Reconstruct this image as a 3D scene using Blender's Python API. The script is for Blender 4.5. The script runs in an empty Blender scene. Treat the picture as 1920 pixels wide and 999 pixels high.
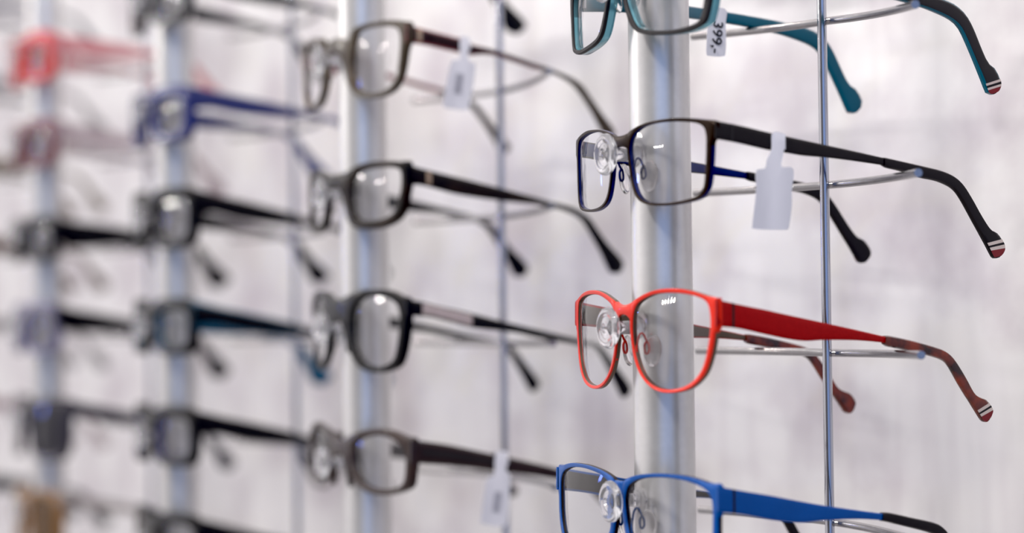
import bpy, bmesh, math, random
from mathutils import Vector, Matrix
random.seed(7)
S = 0.001                      # the scene is laid out in millimetres
P = 304.5                      # distance between two poles along the wall
H = 72.0                       # distance between two rows of frames
sc = bpy.context.scene
col = sc.collection

# measured outlines, millimetres: lens outlines (x, z) in the front view,
# temple edges (y, z) in the side view, bars (x, y, z) in the rack
PAIRS={'black': {'sp': 0.05,'i': 0,'k': 1,'yf': -20.0,'c': 0.0035,'hw': 55.8,
 'outer': [(5.4,8.3),(11.7,10.6),(18.9,12.0),(26.4,12.6),(34.0,12.8),(41.1,12.3),(47.7,11.5),(53.4,10.6),(55.8,10.1),(55.2,2.9),(54.0,1.8),(53.8,-1.2),(53.4,-6.5),(52.9,-11.7),(52.0,-16.0),(50.4,-18.5),(47.8,-20.3),(43.8,-21.4),(36.9,-22.2),(29.5,-22.5),(21.6,-22.1),(15.6,-20.7),(12.0,-18.6),(9.7,-15.5),(7.9,-10.4),(6.7,-4.8),(5.9,0.8),(5.3,5.2)],
 'inner': [(7.2,1.8),(8.3,5.6),(11.7,8.7),(17.2,10.7),(24.8,11.5),(34.0,11.4),(43.1,10.5),(47.7,9.5),(50.2,7.8),(51.2,4.9),(51.4,1.1),(51.2,-3.7),(50.7,-9.5),(50.2,-14.3),(49.1,-17.1),(46.5,-19.2),(41.2,-20.5),(33.3,-21.3),(25.7,-21.3),(19.9,-20.7),(15.2,-19.1),(12.0,-16.2),(9.8,-11.6),(8.5,-6.0),(7.6,-1.6)],'bridge': [7.9,3.4],
 'top': [(-8.9,10.2),(4.0,8.5),(17.3,6.3),(26.5,4.9),(45.1,2.2),(64.1,-0.6),(79.0,-2.9)],
 'bot': [(-9.0,3.0),(2.0,1.7),(17.1,-0.7),(26.3,-1.7),(35.6,-2.7),(45.0,-3.1),(54.5,-3.7),(64.1,-4.5),(78.9,-5.9)],
 'stop': [(77.8,-2.5),(79.8,-2.7),(98.5,-5.6),(109.7,-7.5),(116.9,-9.9),(121.9,-13.4),(126.9,-19.5),(132.0,-26.5),(137.0,-32.2),(140.7,-33.8),(143.7,-37.1),(144.9,-39.7),(144.1,-42.1),(141.4,-44.2)],
 'sbot': [(77.8,-6.1),(79.8,-6.8),(87.6,-8.1),(97.5,-10.5),(106.6,-11.8),(113.5,-13.9),(117.6,-16.4),(121.7,-21.2),(127.6,-29.6),(133.7,-38.2),(136.5,-42.4),(137.7,-44.0),(139.2,-44.7)]},'red': {'sp': 0.05,'i': 0,'k': 0,'yf': -19.5,'c': 0.003,'hw': 56.5,
 'outer': [(6.9,10.7),(10.7,12.2),(16.1,14.0),(22.9,15.4),(29.9,15.9),(36.6,15.7),(43.5,14.7),(50.0,13.0),(54.4,11.8),(56.5,11.2),(56.4,0.4),(55.6,-0.3),(55.1,-1.4),(54.7,-4.0),(53.7,-8.6),(52.1,-13.7),(49.8,-18.3),(46.1,-21.9),(41.4,-24.6),(35.7,-26.0),(29.8,-26.5),(24.4,-26.1),(19.1,-24.5),(14.4,-21.5),(10.4,-17.4),(7.5,-12.1),(6.0,-6.3),(5.2,-0.5),(5.1,4.9),(5.7,8.3)],
 'inner': [(6.9,-2.0),(7.1,3.3),(8.2,7.0),(10.8,9.9),(16.1,12.1),(22.8,13.7),(30.7,14.1),(38.0,13.8),(44.8,12.8),(49.3,11.4),(51.5,9.8),(52.6,6.7),(53.0,2.6),(52.8,-1.4),(51.9,-6.5),(50.3,-12.6),(48.0,-17.3),(44.3,-21.1),(39.3,-23.6),(33.6,-24.8),(28.3,-25.0),(22.8,-24.2),(17.8,-22.2),(13.6,-18.9),(10.1,-13.7),(7.9,-7.9)],'bridge': [9.4,5.3],
 'top': [(-10.1,11.2),(2.2,8.8),(13.3,6.9),(25.1,4.6),(44.3,1.0),(61.6,-2.3),(77.5,-5.5)],
 'bot': [(-10.3,0.5),(0.3,-0.4),(13.1,-2.9),(24.9,-5.1),(34.5,-6.2),(44.1,-6.0),(61.5,-6.5),(77.4,-7.9)],
 'stop': [(76.3,-4.9),(78.9,-5.0),(90.5,-7.1),(103.3,-10.1),(109.7,-12.2),(114.3,-15.7),(120.1,-22.9),(125.1,-30.1),(128.4,-32.2),(132.4,-33.6),(135.5,-37.5),(135.0,-39.6),(133.4,-41.8)],
 'sbot': [(76.0,-8.5),(77.7,-9.3),(85.2,-10.7),(99.2,-13.5),(107.7,-15.8),(111.5,-18.7),(117.3,-26.8),(123.8,-35.1),(128.2,-40.7),(129.7,-42.4),(131.5,-43.0)]},'blue': {'sp': 0.05,'i': 0,'k': -1,'yf': -23.0,'c': 0.00175,'hw': 64.4,
 'outer': [(4.3,8.7),(9.0,10.6),(16.8,12.1),(27.0,13.1),(37.3,13.3),(46.2,13.0),(53.8,12.0),(60.4,10.7),(64.4,10.2),(64.3,-0.5),(63.8,-1.3),(63.5,-2.4),(63.4,-6.3),(63.3,-9.5),(62.4,-13.7),(60.2,-18.6),(55.3,-22.7),(47.7,-25.4),(37.2,-27.2),(26.0,-27.5),(16.8,-25.6),(10.1,-21.4),(5.7,-15.2),(3.3,-8.8),(2.2,-3.3),(2.0,1.1),(2.6,5.5)],
 'inner': [(4.9,-0.9),(5.4,3.5),(7.9,7.0),(14.9,9.9),(26.1,11.4),(37.3,11.7),(46.9,11.0),(54.5,9.3),(58.5,7.2),(60.5,4.4),(61.0,-0.2),(60.9,-5.0),(60.6,-9.2),(59.2,-14.5),(56.5,-18.9),(51.6,-22.5),(44.6,-24.7),(36.4,-25.8),(26.9,-26.0),(18.8,-24.1),(13.1,-20.0),(8.8,-14.3),(6.4,-8.5)],'bridge': [8.4,4.0],
 'top': [(-16.2,10.1),(-3.9,7.6),(9.7,5.0),(24.9,1.8),(36.8,-0.5),(53.7,-3.4),(67.9,-5.7)],
 'bot': [(-16.3,-0.0),(-4.1,-1.7),(9.5,-4.5),(18.8,-6.0),(27.1,-6.7),(36.7,-6.5),(53.7,-7.0),(67.8,-8.4)],
 'stop': [(67.0,-5.2),(71.0,-5.5),(82.3,-8.1),(95.0,-11.1),(100.1,-13.6),(103.3,-17.0),(107.6,-24.1),(112.7,-31.9),(115.9,-34.4),(119.2,-36.0),(122.0,-39.5),(121.7,-41.9),(120.6,-44.0)],
 'sbot': [(66.6,-8.6),(70.9,-9.5),(78.4,-11.4),(89.8,-14.3),(96.2,-16.5),(99.3,-19.1),(103.7,-26.3),(109.4,-34.6),(113.8,-40.3),(116.4,-43.7),(118.3,-44.6)]},'teal': {'sp': 0.05,'i': 0,'k': 2,'yf': -21.5,'c': 0.0035,'hw': 58.1,
 'outer': [(4.7,-1.3),(5.9,4.1),(11.8,7.7),(24.1,9.1),(39.1,7.6),(52.2,4.3),(58.0,2.3),(58.1,-4.6),(56.8,-8.7),(55.9,-13.9),(55.2,-17.0),(53.6,-21.6),(51.1,-23.5),(45.3,-25.1),(37.0,-25.6),(27.3,-25.0),(20.0,-23.9),(14.8,-22.1),(11.2,-19.2),(8.4,-13.9),(6.1,-8.1)],
 'inner': [(7.9,-2.8),(9.3,2.0),(14.5,5.1),(25.6,6.4),(39.0,5.1),(49.7,2.1),(52.7,-1.3),(53.3,-7.2),(52.7,-13.6),(51.8,-17.7),(50.2,-21.3),(46.6,-22.8),(38.5,-23.7),(29.7,-23.3),(21.7,-22.2),(16.6,-20.7),(14.0,-18.4),(11.3,-14.3),(8.6,-8.4)],'bridge': [6.6,1.3],
 'top': [(-8.2,3.3),(11.6,2.1),(33.2,1.4),(52.6,0.1),(75.2,-2.0),(95.5,-4.3),(111.7,-7.0),(118.6,-9.4),(123.6,-13.1),(127.5,-18.6),(131.9,-27.0),(135.4,-32.6),(138.4,-34.2),(140.8,-37.0),(142.6,-40.9),(141.5,-43.9),(139.4,-45.4)],
 'bot': [(-8.4,-4.7),(11.5,-3.9),(33.1,-4.0),(52.5,-5.2),(75.1,-7.1),(95.4,-10.0),(105.1,-12.1),(114.0,-14.8),(119.0,-17.9),(122.8,-23.4),(127.8,-32.4),(131.6,-39.7),(134.5,-45.3),(136.0,-46.0),(137.5,-46.2)]},'brown': {'sp': 0.06,'i': 1,'k': 2,'yf': -17.0,'c': 0.00225,'hw': 69.9,
 'outer': [(17.5,10.0),(21.2,13.2),(28.2,14.6),(36.9,15.3),(48.7,15.1),(59.5,14.3),(65.4,13.1),(69.9,11.6),(69.8,1.7),(68.3,0.1),(66.8,-4.9),(65.4,-10.5),(63.2,-16.1),(58.9,-20.9),(51.7,-23.8),(42.1,-24.7),(31.7,-24.1),(23.9,-22.3),(18.0,-17.9),(14.3,-12.8),(12.6,-6.7),(13.4,0.3),(15.5,6.1)],
 'inner': [(23.2,8.2),(25.9,11.5),(34.7,12.7),(46.8,12.5),(56.8,11.2),(62.0,9.3),(64.0,5.1),(63.9,-1.7),(62.5,-10.2),(60.2,-15.8),(55.8,-19.8),(48.9,-21.8),(39.1,-21.9),(29.6,-20.4),(24.0,-17.6),(20.6,-13.4),(19.3,-7.4),(19.9,-0.3),(21.3,4.9)],'bridge': [10.9,-4.2],
 'top': [(-6.1,11.4),(2.9,9.4),(25.5,5.3),(32.8,2.7),(49.1,0.0),(70.6,-5.3),(77.9,-6.9)],
 'bot': [(-6.3,1.8),(5.7,1.0),(23.9,-1.7),(32.8,-2.9),(40.9,-2.1),(49.1,-2.8),(69.7,-7.8),(77.9,-9.4)],
 'stop': [(76.6,-6.6),(82.3,-8.1),(94.1,-11.9),(101.8,-16.2),(107.7,-23.2),(114.5,-30.9),(122.2,-39.4),(122.3,-42.1),(120.6,-43.9)],
 'sbot': [(76.5,-9.2),(86.5,-11.4),(94.8,-15.3),(100.8,-20.8),(106.7,-28.4),(113.3,-38.9),(115.3,-42.3),(117.8,-44.0)]},'tortoise': {'sp': 0.06,'i': 1,'k': 1,'yf': -17.5,'c': 0.003,'hw': 64.7,
 'outer': [(12.0,9.0),(19.3,11.5),(28.1,13.4),(38.0,14.1),(48.7,13.9),(60.0,13.0),(64.6,12.0),(64.7,-0.8),(64.1,-2.8),(63.6,-5.3),(62.6,-10.5),(59.5,-14.9),(54.7,-18.2),(47.2,-20.5),(37.3,-21.5),(27.4,-21.0),(19.7,-19.3),(15.1,-16.1),(12.5,-10.7),(11.6,-4.7),(11.1,1.3)],
 'inner': [(18.2,4.5),(23.7,8.8),(32.1,10.4),(43.5,10.8),(53.6,10.3),(59.5,8.6),(60.8,5.2),(60.4,-1.1),(58.3,-6.8),(56.0,-11.9),(52.0,-14.6),(45.6,-16.3),(36.5,-16.8),(27.5,-16.5),(22.3,-15.1),(19.0,-12.1),(17.5,-6.7),(17.1,-0.8)],'bridge': [9.5,-3.8],
 'top': [(-4.9,12.0),(5.1,9.2),(26.4,5.0),(50.8,0.2),(75.7,-5.1),(83.8,-7.0)],
 'bot': [(-5.1,0.1),(5.0,0.6),(26.3,-3.8),(50.7,-6.7),(63.3,-7.7),(75.6,-8.6),(83.7,-9.9)],
 'stop': [(82.4,-6.9),(92.6,-8.7),(100.5,-11.0),(108.0,-15.3),(113.1,-21.1),(119.9,-29.0),(126.9,-35.6),(130.3,-40.0),(129.5,-43.6),(127.0,-45.7)],
 'sbot': [(82.4,-9.3),(92.6,-11.7),(99.4,-14.1),(104.5,-17.6),(109.6,-24.7),(115.7,-34.2),(120.7,-43.6),(122.5,-45.5),(124.9,-45.9)]},'jet': {'sp': 0.06,'i': 1,'k': 0,'yf': -17.0,'c': 0.00325,'hw': 62.1,
 'outer': [(9.2,14.4),(16.6,17.3),(25.6,18.7),(35.5,18.9),(44.4,18.7),(51.0,17.5),(57.2,15.1),(61.6,13.6),(62.1,4.9),(61.7,0.6),(60.5,-7.4),(58.2,-15.5),(55.1,-20.7),(48.7,-23.6),(40.1,-24.8),(30.7,-24.2),(22.5,-21.7),(16.4,-17.0),(12.3,-11.2),(10.0,-4.0),(8.9,3.1),(8.8,9.0)],
 'inner': [(20.5,11.1),(27.5,14.7),(37.3,15.5),(46.0,14.8),(52.5,12.4),(55.8,9.2),(56.8,3.0),(56.0,-4.0),(54.3,-12.0),(51.8,-17.7),(46.1,-20.7),(38.4,-21.6),(29.8,-20.9),(22.8,-17.4),(18.0,-12.3),(16.1,-6.4),(15.8,0.1),(17.1,6.0)],'bridge': [14.3,-4.4],
 'top': [(-5.0,13.7),(5.4,12.0),(11.4,10.5),(20.3,8.6),(32.4,6.2),(51.1,1.8),(76.1,-3.7),(99.1,-8.7),(108.4,-10.7)],
 'bot': [(-5.1,4.9),(5.3,4.5),(11.3,3.8),(20.2,1.8),(32.3,-1.4),(38.8,-2.5),(51.0,-3.8),(63.6,-5.3),(76.0,-8.0),(99.1,-11.9),(108.4,-13.6)],
 'stop': [(106.7,-10.1),(113.6,-11.7),(118.8,-15.6),(127.4,-25.7),(135.4,-36.2),(134.3,-39.9)],
 'sbot': [(106.7,-13.0),(111.2,-13.6),(115.3,-17.2),(123.1,-29.9),(129.3,-40.9),(131.4,-41.9)]},'umber': {'sp': 0.06,'i': 1,'k': -1,'yf': -17.0,'c': 0.00275,'hw': 67.0,
 'outer': [(8.5,11.1),(15.0,14.0),(24.4,16.2),(34.9,17.6),(43.5,18.1),(51.4,17.2),(58.0,15.4),(62.7,14.2),(66.9,13.1),(67.0,-0.3),(66.4,-2.6),(65.8,-7.2),(64.2,-11.3),(59.1,-13.8),(51.6,-15.7),(42.8,-16.8),(33.2,-16.5),(23.7,-14.1),(16.2,-10.4),(12.6,-5.3),(10.9,0.5),(9.4,5.8)],
 'inner': [(16.7,7.3),(20.9,10.9),(28.6,13.3),(38.7,14.5),(47.0,14.0),(54.7,12.0),(59.5,9.0),(61.4,5.2),(61.7,-0.5),(60.6,-7.4),(57.9,-10.9),(51.7,-12.6),(42.8,-13.4),(34.2,-13.2),(26.2,-11.4),(20.6,-8.2),(17.2,-3.3),(16.2,2.0)],'bridge': [10.4,0.0],
 'top': [(-5.3,13.2),(15.1,10.0),(31.1,6.5),(45.7,3.1),(59.8,-0.1),(72.1,-3.1),(84.8,-6.4),(95.0,-8.4)],
 'bot': [(-5.5,1.2),(15.0,-0.9),(31.0,-3.1),(42.3,-5.0),(59.7,-7.7),(72.0,-9.7),(84.7,-12.1),(94.9,-13.5)],
 'stop': [(92.3,-7.7),(99.1,-9.2),(106.0,-11.8),(112.1,-17.3),(118.9,-23.5),(123.1,-27.5),(122.3,-30.4)],
 'sbot': [(92.2,-13.1),(98.3,-14.9),(103.8,-18.3),(109.9,-24.4),(115.4,-30.0),(118.1,-31.6)]}}
BOWS={(0,2): [(-83.0,70.1,-7.7),(-53.0,80.8,-8.0),(-26.9,86.2,-8.3),(-4.4,88.1,-9.3),(19.4,87.1,-9.9),(48.4,82.0,-11.4),(82.7,70.2,-13.5)],(0,1): [(-82.6,70.3,-10.8),(-54.4,80.4,-10.6),(-28.6,86.0,-10.9),(-4.7,88.1,-11.0),(17.2,87.3,-11.0),(45.7,82.7,-10.8),(79.6,71.6,-10.9)],(0,0): [(-81.9,70.6,-12.1),(-46.5,82.5,-12.3),(-5.1,88.0,-12.5),(33.0,85.3,-12.5),(78.4,72.0,-11.9)],(0,-1): [(-84.4,69.5,-12.6),(-47.9,82.1,-12.8),(-7.7,88.0,-12.9),(35.3,84.8,-12.9),(127.5,45.7,-7.3)],(1,2): [(-82.9,70.2,-10.6),(-47.2,82.3,-11.2),(-6.2,88.0,-11.4),(22.8,86.8,-11.5),(45.8,82.6,-10.6),(69.6,75.5,-9.5)],(1,1): [(-82.9,70.2,-11.6),(-48.6,81.9,-11.6),(-8.1,87.9,-11.4),(28.3,86.0,-10.9),(76.1,73.0,-9.9)],(1,0): [(-85.1,69.2,-10.9),(-50.0,81.6,-11.4),(-6.5,88.0,-11.4),(79.3,71.7,-10.3)]}
TAGS={'black': [(19.3,78.1),(25.0,77.1),(24.1,70.4),(22.7,64.6),(27.2,64.4),(29.0,62.5),(27.8,54.3),(27.9,48.9),(26.4,40.2),(24.6,38.9),(9.8,39.3),(8.5,41.2),(10.3,54.1),(10.2,61.6),(11.5,63.1),(15.2,63.8),(16.0,67.0),(18.4,71.4)],'teal': [(63.0,143.8),(68.5,143.1),(67.8,137.0),(67.6,124.0),(65.8,122.0),(59.4,122.0),(57.4,123.6),(58.2,134.8),(59.4,136.3),(61.7,137.9)],'brown': [(25.7,149.9),(31.0,148.7),(29.6,141.6),(30.5,137.2),(33.9,135.1),(30.5,116.5),(28.2,112.0),(16.4,112.8),(14.9,115.5),(18.9,134.2),(21.5,138.0),(24.6,138.6)],'umber': [(45.5,-67.7),(52.2,-69.1),(50.8,-77.5),(53.3,-81.3),(51.4,-102.3),(49.1,-106.6),(37.1,-104.8),(35.6,-101.9),(39.6,-81.4),(43.8,-79.4)]}


# ------------------------------------------------------------------ materials
def nodes(name):
    m = bpy.data.materials.new(name); m.use_nodes = True
    nt = m.node_tree
    for n in list(nt.nodes): nt.nodes.remove(n)
    out = nt.nodes.new('ShaderNodeOutputMaterial')
    return m, nt, out

def mat(name, c, rough=.4, metal=0., coat=0., trans=0., ior=1.45, var=.06, scale=60., c2=None, alpha=1., spec=.5, bump=0.):
    m, nt, out = nodes(name)
    b = nt.nodes.new('ShaderNodeBsdfPrincipled')
    tc = nt.nodes.new('ShaderNodeTexCoord')
    nz = nt.nodes.new('ShaderNodeTexNoise'); nz.inputs['Scale'].default_value = scale; nz.inputs['Detail'].default_value = 3
    nt.links.new(tc.outputs['Object'], nz.inputs['Vector'])
    rp = nt.nodes.new('ShaderNodeValToRGB')
    a = c2 if c2 else tuple(max(0, x*(1-var)) for x in c)
    bb = c if c2 else tuple(min(1, x*(1+var)) for x in c)
    rp.color_ramp.elements[0].color = (*a, 1); rp.color_ramp.elements[1].color = (*bb, 1)
    rp.color_ramp.elements[0].position = .35; rp.color_ramp.elements[1].position = .65
    nt.links.new(nz.outputs['Fac'], rp.inputs['Fac'])
    nt.links.new(rp.outputs['Color'], b.inputs['Base Color'])
    b.inputs['Roughness'].default_value = rough
    b.inputs['Metallic'].default_value = metal
    b.inputs['Coat Weight'].default_value = coat
    b.inputs['Coat Roughness'].default_value = .08
    b.inputs['Transmission Weight'].default_value = trans
    b.inputs['IOR'].default_value = ior
    b.inputs['Alpha'].default_value = alpha
    b.inputs['Specular IOR Level'].default_value = spec
    if bump:
        bp = nt.nodes.new('ShaderNodeBump'); bp.inputs['Strength'].default_value = bump
        bp.inputs['Distance'].default_value = .0004
        nt.links.new(nz.outputs['Fac'], bp.inputs['Height']); nt.links.new(bp.outputs['Normal'], b.inputs['Normal'])
    nt.links.new(b.outputs['BSDF'], out.inputs['Surface'])
    return m

def lens_mat(name, tint=(1, 1, 1), refl=(1, 1, 1), rough=.03, blend=.22, fog=0.0, fogc=(.8, .8, .85)):
    m, nt, out = nodes(name)
    t = nt.nodes.new('ShaderNodeBsdfTransparent'); t.inputs['Color'].default_value = (*tint, 1)
    g = nt.nodes.new('ShaderNodeBsdfGlossy'); g.inputs['Color'].default_value = (*refl, 1); g.inputs['Roughness'].default_value = rough
    lw = nt.nodes.new('ShaderNodeFresnel'); lw.inputs['IOR'].default_value = 1.0 + blend*2
    mx = nt.nodes.new('ShaderNodeMixShader')
    nt.links.new(lw.outputs['Fac'], mx.inputs['Fac'])
    if fog:
        d = nt.nodes.new('ShaderNodeBsdfDiffuse'); d.inputs['Color'].default_value = (*fogc, 1)
        tc = nt.nodes.new('ShaderNodeTexCoord'); nz = nt.nodes.new('ShaderNodeTexNoise'); nz.inputs['Scale'].default_value = 90
        nt.links.new(tc.outputs['Object'], nz.inputs['Vector'])
        mt = nt.nodes.new('ShaderNodeMath'); mt.operation = 'MULTIPLY'; mt.inputs[1].default_value = fog*2
        nt.links.new(nz.outputs['Fac'], mt.inputs[0])
        m2 = nt.nodes.new('ShaderNodeMixShader'); nt.links.new(mt.outputs[0], m2.inputs['Fac'])
        nt.links.new(t.outputs[0], m2.inputs[1]); nt.links.new(d.outputs[0], m2.inputs[2])
        nt.links.new(m2.outputs[0], mx.inputs[1])
    else:
        nt.links.new(t.outputs[0], mx.inputs[1])
    nt.links.new(g.outputs[0], mx.inputs[2])
    nt.links.new(mx.outputs[0], out.inputs['Surface'])
    return m

def wall_mat():
    m, nt, out = nodes('frosted_back_panel')
    N = nt.nodes.new; L = nt.links.new
    b = N('ShaderNodeBsdfPrincipled')
    tc = N('ShaderNodeTexCoord')
    mp = N('ShaderNodeMapping'); mp.inputs['Scale'].default_value = (13, 1, 15); L(tc.outputs['Object'], mp.inputs['Vector'])
    n1 = N('ShaderNodeTexNoise'); n1.inputs['Scale'].default_value = 1.0; n1.inputs['Detail'].default_value = 4; n1.inputs['Roughness'].default_value = .5
    L(mp.outputs[0], n1.inputs['Vector'])
    mp2 = N('ShaderNodeMapping'); mp2.inputs['Scale'].default_value = (42, 1, 6); mp2.inputs['Rotation'].default_value = (0, math.radians(24), 0); L(tc.outputs['Object'], mp2.inputs['Vector'])
    n2 = N('ShaderNodeTexNoise'); n2.inputs['Scale'].default_value = 1.0; n2.inputs['Detail'].default_value = 2; L(mp2.outputs[0], n2.inputs['Vector'])
    mp3 = N('ShaderNodeMapping'); mp3.inputs['Scale'].default_value = (30, 1, 2); L(tc.outputs['Object'], mp3.inputs['Vector'])
    n3 = N('ShaderNodeTexNoise'); n3.inputs['Scale'].default_value = 1.0; n3.inputs['Detail'].default_value = 2; L(mp3.outputs[0], n3.inputs['Vector'])
    r1 = N('ShaderNodeValToRGB'); e = r1.color_ramp.elements
    e[0].position = .33; e[0].color = (*WALL_D, 1); e[1].position = .56; e[1].color = (*WALL_L, 1)
    L(n1.outputs['Fac'], r1.inputs['Fac'])
    def streak(n, lo, hi, prev, amt):
        r = N('ShaderNodeMapRange'); r.inputs['From Min'].default_value = lo; r.inputs['From Max'].default_value = hi
        r.inputs['To Min'].default_value = 0; r.inputs['To Max'].default_value = amt
        L(n.outputs['Fac'], r.inputs['Value'])
        mx = N('ShaderNodeMix'); mx.data_type = 'RGBA'; mx.blend_type = 'MULTIPLY'
        L(r.outputs[0], mx.inputs['Factor']); L(prev, mx.inputs['A']); mx.inputs['B'].default_value = (.62, .56, .62, 1)
        return mx.outputs['Result']
    c = streak(n2, .54, .82, r1.outputs['Color'], .34)
    c = streak(n3, .50, .85, c, .10)
    L(c, b.inputs['Base Color'])
    b.inputs['Roughness'].default_value = .42
    b.inputs['Metallic'].default_value = .6
    b.inputs['Specular IOR Level'].default_value = .5
    L(b.outputs[0], out.inputs['Surface'])
    return m

WALL_L = (.88, .865, .87); WALL_D = (.67, .625, .66)
M = {}
M['wall'] = wall_mat()
M['floor'] = mat('pale_grey_floor', (.55, .54, .55), .4, scale=6)
M['pole'] = mat('satin_aluminium', (.74, .73, .73), .31, .66, var=.02, scale=300, bump=.02)
M['chrome'] = mat('chrome', (.56, .56, .60), .10, 1., var=.02, scale=30)
M['steel'] = mat('brushed_steel', (.40, .39, .40), .20, 1., var=.05, scale=200)
M['acrylic'] = mat('clear_acrylic', (.97, .97, 1.), .03, trans=.90, ior=1.40, var=0)
M['pad'] = mat('clear_silicone', (.98, .97, .98), .10, trans=.97, ior=1.30, var=0)
M['lens'] = lens_mat('clear_lens', (.97, .97, .98), fog=.022)
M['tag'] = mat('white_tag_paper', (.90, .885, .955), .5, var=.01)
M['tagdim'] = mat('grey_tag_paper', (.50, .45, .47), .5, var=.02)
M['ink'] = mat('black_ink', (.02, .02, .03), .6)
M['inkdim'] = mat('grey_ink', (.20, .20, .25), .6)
M['black'] = mat('satin_black', (.016, .014, .015), .42, .2, var=.1)
M['bronze'] = mat('dark_bronze_paint', (.036, .025, .020), .32, .75, var=.1, scale=900)
M['navyin'] = mat('blue_inner_paint', (.012, .022, .14), .30, .55, var=.1)
M['red'] = mat('red_paint', (.80, .035, .018), .34, .25, coat=.25, var=.04)
M['redside'] = mat('deep_red_metallic', (.40, .012, .012), .42, .3, var=.08, scale=900)
M['taupe'] = mat('taupe_inner_paint', (.16, .12, .09), .35, .5, var=.1)
M['havana'] = mat('havana_red_brown', (.26, .035, .012), .22, coat=.6, c2=(.030, .010, .010), scale=110)
M['blue'] = mat('blue_paint', (.004, .085, .36), .34, .2, coat=.15, var=.05)
M['darkin'] = mat('dark_brown_inner', (.03, .022, .018), .4, .4)
M['tealclear'] = mat('translucent_teal', (.24, .58, .68), .18, trans=.6, coat=.4, var=.08, ior=1.35)
M['tealsolid'] = mat('teal_acetate', (.006, .115, .175), .30, coat=.2, var=.08)
M['blackmatt'] = mat('matt_black', (.022, .020, .022), .5, var=.1)
M['silver'] = mat('silver_inlay', (.72, .62, .56), .3, .8)
M['redtip'] = mat('red_tip', (.22, .012, .016), .3, coat=.3)
M['olive'] = mat('olive_brown_acetate', (.055, .040, .023), .30, coat=.25, c2=(.045, .030, .018), scale=80)
M['oliveclear'] = mat('translucent_tan', (.40, .26, .13), .15, trans=.55, coat=.5, c2=(.10, .06, .03), scale=45, ior=1.35)
M['burgundy'] = mat('dark_burgundy', (.035, .010, .012), .3, coat=.15)
M['rededge'] = mat('red_edge', (.30, .03, .045), .3, coat=.4)
M['tort'] = mat('tortoise_black', (.020, .012, .008), .30, coat=.25, c2=(.006, .005, .005), scale=70, spec=.25)
M['jet'] = mat('glossy_black_acetate', (.006, .006, .007), .38, coat=.3, spec=.22)
M['pinkmetal'] = mat('brushed_rose_metal', (.62, .52, .50), .35, .7, var=.1, scale=500)
M['umber'] = mat('dark_umber_acetate', (.036, .019, .016), .30, coat=.25, c2=(.022, .014, .013), scale=60)
M['umberstrip'] = mat('dark_grey_strip', (.030, .026, .026), .35, .3)
M['tan'] = mat('tan_hinge_metal', (.48, .36, .26), .3, .8)
M['umberred'] = mat('dark_red_brown', (.020, .008, .008), .35, coat=.15)
M['navy'] = mat('navy_acetate', (.014, .022, .14), .25, coat=.6)
M['navyclear'] = mat('translucent_navy', (.05, .07, .25), .2, coat=.5)
M['charcoal'] = mat('charcoal_acetate', (.040, .040, .042), .3, coat=.4)
M['tealband'] = mat('petrol_blue', (.006, .11, .22), .3, coat=.3)
M['violetin'] = mat('violet_blue', (.03, .03, .18), .3, coat=.4)
M['redclear'] = mat('translucent_red', (.85, .05, .05), .2, trans=.35, coat=.5, ior=1.3)
M['pinkclear'] = mat('translucent_pink_red', (.80, .30, .32), .25, coat=.3, alpha=.75)
M['maroon'] = mat('translucent_maroon', (.20, .05, .07), .25, trans=.2, coat=.5, ior=1.3)
M['mauve'] = mat('translucent_mauve', (.52, .40, .43), .3, coat=.3, alpha=.6)
M['lilac'] = mat('translucent_lilac_grey', (.20, .19, .32), .25, trans=.3, coat=.5, ior=1.3)
M['plum'] = mat('plum_black', (.030, .026, .040), .25, coat=.5)
M['gold'] = mat('golden_brown', (.28, .14, .045), .3, coat=.5)
M['tanpale'] = mat('pale_taupe', (.50, .44, .42), .35, alpha=.6)
M['slate'] = mat('slate_grey', (.22, .22, .26), .3, coat=.4)
M['sand'] = mat('sand_brown', (.30, .25, .20), .3, coat=.3)
M['cocoa'] = mat('cocoa_brown', (.17, .11, .09), .3, coat=.3)
M['smoke'] = mat('smoke_grey', (.42, .40, .41), .3, coat=.3, alpha=.75)
M['lensdark'] = lens_mat('dark_sunglass_lens', (.035, .035, .06), rough=.05, fog=.06, fogc=(.1, .1, .16))
M['lensbrown'] = lens_mat('brown_sunglass_lens', (.16, .075, .02), rough=.05, fog=.15, fogc=(.40, .20, .05))
M['lensred'] = lens_mat('pink_tinted_lens', (.90, .62, .62), rough=.05, fog=.06)

# ------------------------------------------------------------------ mesh helpers
def mk(name, V, Fc, mats, parent=None, fm=None, smooth=True, sharp=38, loc=None):
    me = bpy.data.meshes.new(name)
    me.from_pydata([(x*S, y*S, z*S) for x, y, z in V], [], Fc)
    for m in (mats if isinstance(mats, (list, tuple)) else [mats]): me.materials.append(m)
    if fm: me.polygons.foreach_set('material_index', fm)
    bm = bmesh.new(); bm.from_mesh(me); bmesh.ops.recalc_face_normals(bm, faces=bm.faces[:]); bm.to_mesh(me); bm.free()
    if smooth:
        me.polygons.foreach_set('use_smooth', [True]*len(me.polygons))
        me.set_sharp_from_angle(angle=math.radians(sharp))
    me.update()
    o = bpy.data.objects.new(name, me); col.objects.link(o)
    if parent: o.parent = parent
    if loc: o.location = Vector(loc)*S
    return o

def empty(name, loc, label, cat, group=None):
    o = bpy.data.objects.new(name, None); col.objects.link(o)
    o.location = Vector(loc)*S; o.empty_display_size = .01
    o['label'] = label; o['category'] = cat
    if group: o['group'] = group
    return o

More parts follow.
